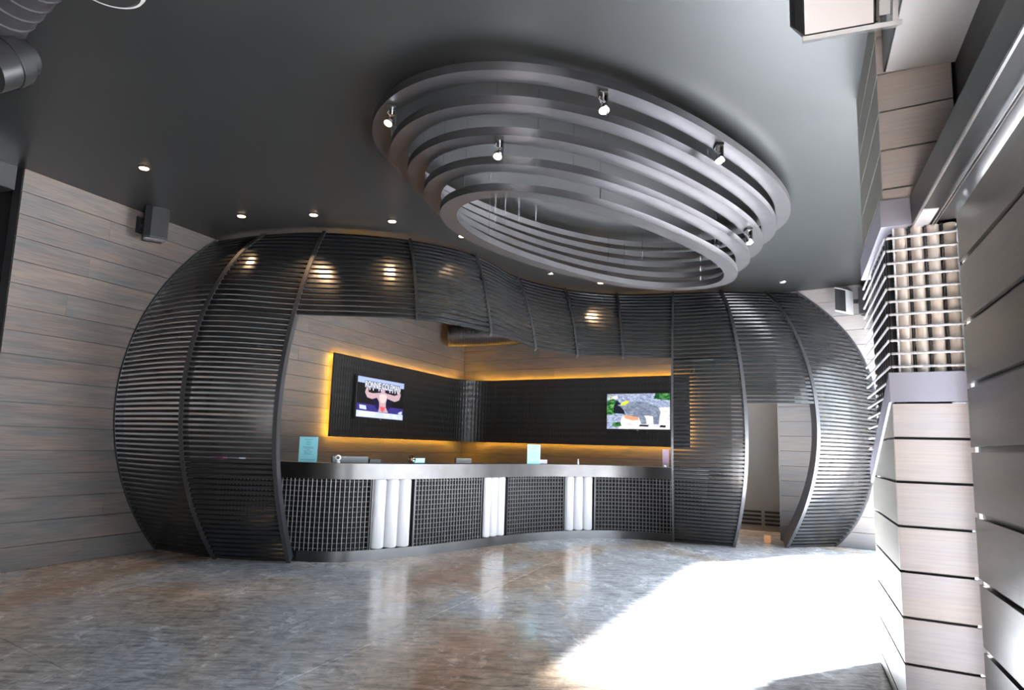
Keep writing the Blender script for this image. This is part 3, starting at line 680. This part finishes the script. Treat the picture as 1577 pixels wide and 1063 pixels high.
# large one hanging close to the camera, top right
ax = V((0.92, -0.38, 0)).normalized(); th_ = math.radians(27); bh = V((0.38, 0.92, 0)).normalized()
bx = bh * math.cos(th_) + ZU * math.sin(th_); ux = ax.cross(bx); ux = ux if ux.z > 0 else -ux
zb = 3.22; L0 = atz(1238, 56, zb)
big = empty('loudspeaker', L0, 'large loudspeaker with a reflection painted on its side, hanging at the top right', 'speaker', 'wall loudspeakers')
ln = 0.29; dp = 0.22; hg = 0.42
def bb(x0, x1, y0, y1, z0, z1, name, m, bev=0):
    MB().quadbox(L0 + ax * (x0 + x1) / 2 + bx * (y0 + y1) / 2 + ux * (z0 + z1) / 2, ax, bx, ux, (x1 - x0) / 2, (y1 - y0) / 2, (z1 - z0) / 2).build(name, m, big, bevel=bev)
bb(0, ln, 0, dp, 0, hg, 'cabinet', BLACKM, 0.006)
bb(0.004, ln - 0.01, -0.006, -0.001, 0.006, hg - 0.006, 'side_sheen', SILVER)  # dark cabinet's side; its reflected sunlight is painted as silver
bb(-0.005, ln + 0.10, -0.012, dp, -0.020, -0.001, 'base_lip', ALU)
bb(ln + 0.001, ln + 0.012, -0.004, dp - 0.02, 0.01, hg, 'gasket', BLACK)
bb(ln + 0.013, ln + 0.055, 0.0, dp - 0.06, 0.03, 0.10, 'bracket', ALU)
bb(ln + 0.013, ln + 0.060, 0.02, dp - 0.04, 0.11, hg, 'bracket', BLACK)
bb(ln + 0.064, ln + 0.085, -0.006, dp, 0.0, hg, 'wall_plate', ALU)
secs = []
for q in range(9):
    t_ = q / 8; o_ = 0.055 * math.sin(math.pi * t_) ** 0.6 if 0 < t_ < 1 else 0.0
    secs.append([L0 - ax * (0.002 + o_) + bx * (dp * t_) + ux * (0.01 + o_ * 0.9), L0 - ax * 0.001 + bx * (dp * t_) + ux * 0.004, L0 - ax * 0.001 + bx * (dp * t_) + ux * hg, L0 - ax * (0.002 + o_) + bx * (dp * t_) + ux * hg])
MB().loft(secs).build('grille', BLACKM, big)
MB().tube([L0 + ax * (ln + 0.03) + bx * 0.1 + ux * 0.41, V(((L0 + ax * (ln + 0.03) + bx * 0.1 + ux * 0.41).x, (L0 + ax * (ln + 0.03) + bx * 0.1 + ux * 0.41).y, ZC))], 0.015, 8).build('hanging_pole', BLACKM, big)
# ------------------------------------------------------------------ pillar clad in boards with a barred cage
C1 = CP + cW * CW; C2 = CP + dA * CD; C3 = C1 + dA * CD
pil = empty('boarded_pillar', CP + cW * CW / 2 + dA * CD / 2, 'pale boarded pillar with a cage of ribbed bars at mid height, right of the shell', 'pillar')
nF_ = -V((-cW.y, cW.x, 0)); nF_ = nF_ if nF_.y < 0 else -nF_               # front normal, towards the camera
nS_ = -nA                                                                      # side normal, to the left
core = CP + cW * (CW / 2) + dA * (CD / 2)
def core_box(z0, z1, sh_, name, m):
    P4 = [CP + cW * sh_ + dA * sh_, C1 - cW * sh_ + dA * sh_, C3 - cW * sh_ - dA * sh_, C2 + cW * sh_ - dA * sh_]
    return MB().prism([p + ZU * z0 for p in P4], ZU * (z1 - z0)).build(name, m, pil)
core_box(0, 1.17, 0.03, 'core', BLACK); core_box(2.76, ZC, 0.03, 'core', BLACK); core_box(1.17, 2.76, 0.075, 'cage_core', BLACKM)
MB().prism([CP + cW * 0.03 + dA * a + ZU * z for a, z in ((0.03, 1.171), (CD - 0.03, 1.171), (0.03, 1.64))], cW * 0.044).build('core', BLACK, pil)
MB().quadbox(CP + cW * CW / 2 + dA * 0.052 + ZU * 1.405, cW, dA, ZU, CW / 2 - 0.005, 0.022, 0.232).build('core', BLACK, pil)
zj = [0.0] + [0.083 + 0.2285 * k for k in range(0, 7)] + [1.642]
zj = [z for i, z in enumerate(zj) if i == 0 or z - zj[i - 1] > 0.02]
def slant(z):  # far edge of the side boards: cut back diagonally below the steel collar
    return CD if z < 1.17 else max(0.04, CD * (1.66 - z) / (1.66 - 1.17))
G = 0.014
for a, b in zip(zj, zj[1:]):
    za, zb_ = a + G / 2, b - G / 2
    fr = frame_of(CP + cW * CW / 2 + ZU * (za + zb_) / 2, cW)
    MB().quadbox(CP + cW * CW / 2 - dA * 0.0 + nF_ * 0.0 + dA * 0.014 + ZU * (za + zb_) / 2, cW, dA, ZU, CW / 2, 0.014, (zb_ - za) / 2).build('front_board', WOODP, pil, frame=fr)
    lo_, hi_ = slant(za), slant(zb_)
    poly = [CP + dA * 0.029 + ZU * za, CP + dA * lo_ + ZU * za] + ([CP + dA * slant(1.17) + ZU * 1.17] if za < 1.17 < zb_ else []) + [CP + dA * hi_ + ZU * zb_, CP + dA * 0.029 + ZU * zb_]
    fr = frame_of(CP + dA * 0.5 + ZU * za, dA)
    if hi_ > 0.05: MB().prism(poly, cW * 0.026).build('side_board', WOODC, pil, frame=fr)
zt = [2.765, 2.835] + [2.835 + 0.2285 * k for k in range(1, 6)]; zt = [z for z in zt if z < ZC] + [ZC - 0.002]
for a, b in zip(zt, zt[1:]):
    za, zb_ = a + 0.005, b - 0.005
    fr = frame_of(CP + cW * CW / 2 + ZU * (za + zb_) / 2, cW)
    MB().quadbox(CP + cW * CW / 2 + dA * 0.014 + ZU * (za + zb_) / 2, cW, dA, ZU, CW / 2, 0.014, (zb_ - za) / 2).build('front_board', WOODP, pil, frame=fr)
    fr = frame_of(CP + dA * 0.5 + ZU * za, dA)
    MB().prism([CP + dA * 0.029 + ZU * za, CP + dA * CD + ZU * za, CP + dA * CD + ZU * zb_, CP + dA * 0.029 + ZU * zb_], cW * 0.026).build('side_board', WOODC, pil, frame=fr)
# steel collars above and below the cage
def collar(z0, z1, o_, name):
    P4 = [CP - cW * o_ - dA * o_, C1 + cW * 0.0 - dA * o_, C3 + dA * o_, C2 - cW * o_ + dA * o_]
    return MB().prism([p + ZU * z0 for p in P4], ZU * (z1 - z0)).build(name, COLLAR, pil)
collar(2.612, 2.765, 0.018, 'upper_collar')
MB().quadbox(CP + cW * (CW / 2 - 0.006) + dA * 0.02 + ZU * 1.7235, cW, dA, ZU, CW / 2 + 0.006, 0.032, 0.0785).build('lower_collar', COLLAR, pil)
# slanting steel cheek along the diagonal end of the side boards
MB().prism([CP - cW * 0.012 + dA * a + ZU * z for a, z in ((0.055, 1.645), (0.055, 1.78), (CD + 0.01, 1.30), (CD + 0.01, 1.175), (CD - 0.01, 1.175))], cW * 0.030).build('steel_cheek', COLLAR, pil)
# cream half tubes inside the cage
nt = 4
for k in range(nt):
    c = CP + cW * (0.045 + (CW - 0.05) * (k + 0.5) / nt) + dA * 0.075; hw = (CW - 0.05) / nt / 2 - 0.006
    MB().loft([[c + cW * math.cos(q) * hw - dA * math.sin(q) * 0.04 + ZU * z for q in [math.pi * i / 8 for i in range(9)]] for z in (1.803, 2.611)]).build('cream_tube', CREAM, pil, smooth=True)
for k in range(9):
    c = CP + dA * (0.12 + (CD - 0.2) * (k + 0.5) / 9) + cW * 0.06; hw = 0.05
    MB().loft([[c + dA * math.cos(q) * hw - cW * math.sin(q) * 0.03 + ZU * z for q in [math.pi * i / 6 for i in range(7)]] for z in (1.803 - 0.48 * (0.12 + (CD - 0.2) * (k + 0.5) / 9) / CD, 2.611)]).build('side_tube', BLACKM, pil, smooth=True)
def twisted(p, q, r, name, m, pitch=0.02, seg=6):
    L_ = (q - p).length; n_ = int(L_ / pitch * 2); pts = [p.lerp(q, i / n_) for i in range(n_ + 1)]
    return MB().tube(pts, [r * (1.0 if i % 2 else 0.80) for i in range(n_ + 1)], seg).build(name, m, pil)
for k in range(5):                                        # upright ribbed rods between the tubes
    c = CP + cW * (0.045 + (CW - 0.05) * k / nt) + dA * 0.030
    twisted(c + ZU * 1.803, c + ZU * 2.611, 0.006, 'upright_rod', BLACKM if k else WHITE)
zc_ = [1.835 + 0.0715 * k for k in range(11)]
for z in zc_:
    a = CP + cW * 0.005 + dA * 0.004; b = C1 + cW * 0.0 + dA * 0.004
    twisted(a + ZU * z, b + ZU * z, 0.0088, 'ribbed_bar', ROPE)
    twisted(CP - cW * 0.004 + dA * 0.004 + ZU * z, CP - cW * 0.004 + dA * (CD + 0.05) + ZU * z, 0.0075, 'ribbed_bar', ROPE)
for k in range(1, 7):                                     # lower side bars end on the slanting cheek
    z = 1.835 - 0.0715 * k; d0 = 0.06 + (1.80 - z) / 0.48 * CD
    if d0 < CD - 0.05: twisted(CP - cW * 0.004 + dA * d0 + ZU * z, CP - cW * 0.004 + dA * (CD + 0.05) + ZU * z, 0.0075, 'ribbed_bar', ROPE)
# ------------------------------------------------------------------ sliding door, beam and track on the right
DT = 2.56; DROW = 0.300
DP = DOORC; DL = 1.7
door = MB().quadbox(DP - dA * (DL / 2 + 0.03) + nA * 0.045 + ZU * (0.02 + DT) / 2, dA, nA, ZU, DL / 2 - 0.03, 0.018, (DT - 0.02) / 2).build('door_1', BLACK); tag(door, kind='structure')
zr = onp(1496, 693, DP, (0, 1, 0)).z
zz = zr - DROW * 5
while zz < DT - 0.01:
    a, b = max(zz, 0.02) + 0.013, min(zz + DROW, DT) - 0.013
    if b > a + 0.03:
        fr = frame_of(DP - dA * DL / 2 + ZU * (a + b) / 2, dA)
        MB().quadbox(DP - dA * DL / 2 + nA * 0.011 + ZU * (a + b) / 2, dA, nA, ZU, DL / 2, 0.011, (b - a) / 2).build('door_board', WOODD, door, frame=fr)
        if a > 0.1: MB().quadbox(DP - dA * 0.012 + nA * 0.018 + ZU * (a - 0.013), dA, nA, ZU, 0.012, 0.007, 0.0125).build('gap_glint', WHITE, door)  # white blocks paint the light showing through the board gaps
    zz += DROW
BL = V((2.171, 3.739, 0)); be = (BL - V((1.459, 1.889, 0))).normalized(); bn = V((be.y, -be.x, 0))
def beambox(o0, o1, z0, z1, name, m, parent=None, y0=0.0, L_=5.0):
    return MB().quadbox(BL - be * (y0 + L_ / 2) + bn * (o0 + o1) / 2 + ZU * (z0 + z1) / 2, be, bn, ZU, L_ / 2, (o1 - o0) / 2, (z1 - z0) / 2).build(name, m, parent)
post = MB().quadbox(C1 + cW * 0.045 + dA * 0.02 + ZU * 1.30, cW, dA, ZU, 0.030, 0.20, 1.298).build('added_post', BLACKM); tag(post, kind='structure')  # hidden post, added to keep direct sun off the pillar front
beam = beambox(0.0, 0.30, 2.612, 2.77, 'trim_1', BLACKM); tag(beam, kind='structure')
beambox(0.0, 0.010, 2.600, 2.611, 'edge_strip', ALU, beam)
beambox(0.012, 0.085, 2.606, 2.611, 'track_plate', SILVER, beam, 0.0, 0.30)
beambox(0.095, 0.100, 2.598, 2.611, 'track_fin', ALU, beam)
beambox(0.108, 0.113, 2.598, 2.611, 'track_fin', ALU, beam)
beambox(0.205, 0.255, 2.585, 2.611, 'track_rail', ALU, beam, 0.42, 4.4)
beambox(0.265, 0.272, 2.580, 2.611, 'track_fin', ALU, beam, 0.38, 4.4)
MB().tube([DP + nA * 0.03 - dA * 0.03 + ZU * 2.561, DP + nA * 0.03 - dA * 0.03 + ZU * 2.584], 0.012, 10).build('hanger', ALU, door)
# soffit above the pillar, running towards the camera
S0 = h2(atz(1364, 111, 3.5)) ; 
sf = MB().quadbox(S0 - dA * 2.0 + nA * 0.55 + ZU * (3.5 + ZC) / 2, dA, nA, ZU, 2.0, 0.55, (ZC - 3.5) / 2).build('trim_2', SOFF); tag(sf, kind='structure')
MB().quadbox(S0 - dA * 2.0 - nA * 0.006 + ZU * (3.502 + ZC) / 2, dA, nA, ZU, 2.0, 0.005, (ZC - 3.502) / 2).build('side_sheet', BLACKM, sf)
# ------------------------------------------------------------------ grey service door in the recess behind the shell opening
g0 = onp(1130, 800, COR, nBk); g0 = h2(g0); dd_ = MB().quadbox(g0 + eB * 0.6 + nBk * 0.03 + ZU * 1.2, eB, nBk, ZU, 0.6, 0.028, 1.2).build('door_2', GREY, bevel=0.004); tag(dd_, kind='structure')
for j in range(4):
    for a, b in ((0.14, 0.50), (0.56, 0.92)):
        MB().quadbox(g0 + eB * (a + b) / 2 + nBk * 0.062 + ZU * (0.12 + 0.07 * j), eB, nBk, ZU, (b - a) / 2, 0.004, 0.018).build('louvre', BLACKM, dd_)
ob = atz(1194, 841, 0); o = MB().quadbox(ob + ZU * 0.06 + V((0, 0.3, 0)), eB, nBk, ZU, 0.05, 0.04, 0.06).build('box', ORANGE, bevel=0.004); tag(o, 'small orange box on the floor just inside the shell opening', 'box')
# ------------------------------------------------------------------ ducts
def duct(p, q, r, name, label, seam=0.085, fit=None):
    p, q = V(p), V(q); L_ = (q - p).length; n_ = max(2, int(L_ / seam))
    o = empty(name, p.lerp(q, 0.5), label, 'duct')
    pts, rs = [], []
    for i in range(n_):
        for f, rr_ in ((0.0, r + 0.008), (0.10, r + 0.008), (0.16, r), (0.94, r)):
            pts.append(p.lerp(q, (i + f) / n_)); rs.append(rr_)
    pts.append(q); rs.append(r)
    MB().tube(pts, rs, 28).build('pipe', BLACK, o, smooth=True); return o
dz_ = 3.70
pa, pb = V((-3.32, 3.75, 3.66)), V((-1.95, 3.40, 3.78))
k1 = onp(-40, 45, (0, 4.0, 0), (0, 1, 0)); k2 = onp(55, -60, (0, 3.7, 0), (0, 1, 0))
od = duct(k1, k2, 0.20, 'spiral_duct', 'black spiral duct with a branch fitting at the top left corner')
bf = onp(-25, 105, (0, 3.9, 0), (0, 1, 0)); b2 = onp(42, 88, (0, 4.1, 0), (0, 1, 0)); ddv = (b2 - bf).normalized()
MB().tube([bf, bf + ddv * 0.13, bf + ddv * 0.13, bf + ddv * 0.22, bf + ddv * 0.22, b2], [0.15, 0.15, 0.158, 0.150, 0.115, 0.110], 28).build('branch_fitting', BLACKM, od, smooth=True)
rv = atz(188, 8, 3.62); o = empty('round_vent', rv, 'round metal vent hanging at the top edge above the left wall', 'vent')
rv = rv + V((0, -0.13, 0))
MB().tube([rv, rv + ZU * 0.02, rv + ZU * 0.10, V((rv.x, rv.y, ZC))], [0.165, 0.175, 0.15, 0.15], 32).build('collar', SILVER, o, smooth=True)
MB().tube([rv - ZU * 0.002, rv - ZU * 0.012], [0.150, 0.13], 32).build('grille', BLACKM, o)
d1 = onp(690, 518, COR + nBk * 1.2, nBk); d2 = d1 + V((1.6, 0.05, 0.12))
duct(d1, d2, 0.235, 'ribbed_duct', 'black ribbed duct end under the header in the back corner', 0.05)
# ------------------------------------------------------------------ things on and behind the counter
def paper(px0, px1, py0, h_, m, label, lines=True, inset=0.06):
    s0, s1 = s_at(px0, 1.1), s_at(px1, 1.1); a, t, n = cpt((s0 + s1) / 2); w_ = s1 - s0; b_ = a - n * inset
    o = MB().quadbox(b_ + ZU * (TOP + h_ / 2 + 0.001), t, n, ZU, w_ / 2, 0.0015, h_ / 2).build('notice', m); tag(o, label, 'notice')
    if lines:
        for i, (f, hw) in enumerate(((.9, .22), (.82, .12), (.76, .17), (.70, .14), (.60, .28), (.555, .28), (.50, .10), (.44, .24), (.38, .20), (.32, .22), (.10, .40))):
            MB().quadbox(b_ + n * 0.002 + ZU * (TOP + h_ * f), t, n, ZU, w_ * hw, 0.0004, 0.0035).build('print_line', INK, o)
    return o
paper(456, 484.5, 0, 0.29, CYAN, 'cyan printed notice standing at the left end of the counter')
paper(816, 836, 0, 0.285, CYAN, 'cyan printed notice standing at the middle of the counter')
paper(1017, 1027, 0, 0.27, LILAC, 'narrow lilac sheet standing at the right end of the counter', False, 0.2)
def monitor(px, w_, ztop, label, m=BLACK, tilt=0.0, off=0.42):
    s_ = s_at(px, 1.1); a, t, n = cpt(s_); b_ = a - n * off
    o = empty('monitor', b_ + ZU * 0.751, label, 'monitor', 'monitors behind the counter')
    MB().quadbox(b_ + ZU * (ztop - 0.17), t, n, ZU, w_ / 2, 0.018, 0.17).build('screen_case', m, o, bevel=0.004)
    MB().quadbox(b_ + ZU * (0.765 + (ztop - 0.34)) / 2, t, n, ZU, 0.025, 0.010, (ztop - 0.34 - 0.765) / 2).build('stand_neck', BLACKM, o)
    MB().quadbox(b_ + ZU * 0.758, t, n, ZU, 0.11, 0.08, 0.007).build('stand_foot', BLACKM, o)
    return o
DGR = mat('dark_grey_plastic', (0.06, 0.065, 0.07), 0.35)
monitor(560, 0.46, 1.175, 'dark monitor top showing behind the counter, left of the white padding', DGR)
monitor(604, 0.16, 1.145, 'low narrow black terminal showing behind the counter above white padding')
monitor(748, 0.32, 1.165, 'grey monitor top behind the bend of the counter', GREY)
monitor(853, 0.36, 1.16, 'silver grey monitor top right of the middle cyan notice', SILVER)
s_ = s_at(664, 1.1); a, t, n = cpt(s_); b_ = a - n * 0.25
o = MB().quadbox(b_ + ZU * (TOP + 0.037), t, n, ZU, 0.11, 0.012, 0.036).build('display', BLACK, bevel=0.003); tag(o, 'small black framed display with cyan screen on the counter ledge', 'display')
MB().quadbox(b_ + n * 0.013 + ZU * (TOP + 0.037), t, n, ZU, 0.10, 0.001, 0.027).build('screen', SCREENC, o)
b_ = cpt(s_at(651, 1.1))[0] - cpt(s_at(651, 1.1))[2] * 0.22
o = empty('desk_fan', b_ + ZU * TOP, 'small round black desk fan beside the cyan display', 'fan')
fr = [b_ + ZU * (TOP + 0.052) + V((math.cos(q) * 0.045, 0, math.sin(q) * 0.045)) for q in [2 * math.pi * i / 20 for i in range(20)]]
MB().tube(fr, 0.006, 6, closed=True).build('cage_ring', BLACK, o)
MB().tube([b_ + ZU * (TOP + 0.052) - V((0, 0.01, 0)), b_ + ZU * (TOP + 0.052) + V((0, 0.03, 0))], 0.016, 12).build('motor', ORANGE, o)
for q in range(5):
    dv = V((math.cos(q * 1.257), 0, math.sin(q * 1.257))); MB().quadbox(b_ + ZU * (TOP + 0.052) + dv * 0.027, dv, V((-dv.z, 0.5, dv.x)).normalized(), V((0, 1, 0)), 0.016, 0.009, 0.002).build('blade', BLACK, o)
MB().quadbox(b_ + ZU * (TOP + 0.004), (1, 0, 0), (0, 1, 0), ZU, 0.045, 0.03, 0.003).build('foot', BLACK, o)
a, t, n = cpt(s_at(520, 1.1)); b_ = a - n * 0.08
o = empty('webcam', b_ + ZU * TOP, 'small white round-headed webcam on the counter right of the left notice', 'camera')
MB().tube([b_ + ZU * (TOP + 0.001), b_ + ZU * (TOP + 0.02), b_ + ZU * (TOP + 0.03)], [0.030, 0.024, 0.012], 16).build('base', WHITE, o, smooth=True)
hc = b_ + ZU * (TOP + 0.062)
MB().tube([hc - n * 0.03, hc - n * 0.025, hc + n * 0.018, hc + n * 0.024], [0.018, 0.034, 0.034, 0.026], 18).build('head', WHITE, o, smooth=True)
MB().tube([hc + n * 0.0245, hc + n * 0.028], [0.018, 0.015], 14).build('lens', BLACK, o)
a, t, n = cpt(s_at(893, 1.1)); b_ = a - n * 0.06
o = empty('small_bottle', b_ + ZU * TOP, 'tiny clear bottle on the counter above the third white padding', 'bottle')
MB().tube([b_ + ZU * (TOP + 0.001), b_ + ZU * (TOP + 0.045), b_ + ZU * (TOP + 0.055)], [0.016, 0.016, 0.009], 12).build('body', SILVER, o, smooth=True)
MB().tube([b_ + ZU * (TOP + 0.0555), b_ + ZU * (TOP + 0.085)], 0.010, 12).build('cap', WHITE, o)
a, t, n = cpt(s_at(1023, 1.1)); b_ = a - n * 0.05
o = MB().tube([b_ + ZU * (TOP + 0.001), b_ + ZU * (TOP + 0.02), b_ + ZU * (TOP + 0.035)], [0.030, 0.028, 0.012], 14).build('bell', WHITE, smooth=True); tag(o, 'small white round bell in front of the lilac sheet', 'bell')
a, t, n = cpt(s_at(323, 1.1)); b_ = a - n * 0.16
o = MB().quadbox(b_ + ZU * (TOP + 0.016), t, n, ZU, 0.10, 0.06, 0.014).build('card_box', PINK, bevel=0.003); tag(o, 'flat pink box on the counter seen through the left slats', 'box')
a, t, n = cpt(s_at(348, 1.1)); b_ = a - n * 0.16
o = MB().quadbox(b_ + ZU * (TOP + 0.013), t, n, ZU, 0.10, 0.05, 0.011).build('card_reader', SILVER, bevel=0.003); tag(o, 'low silver card reader right of the pink box behind the left slats', 'card reader')
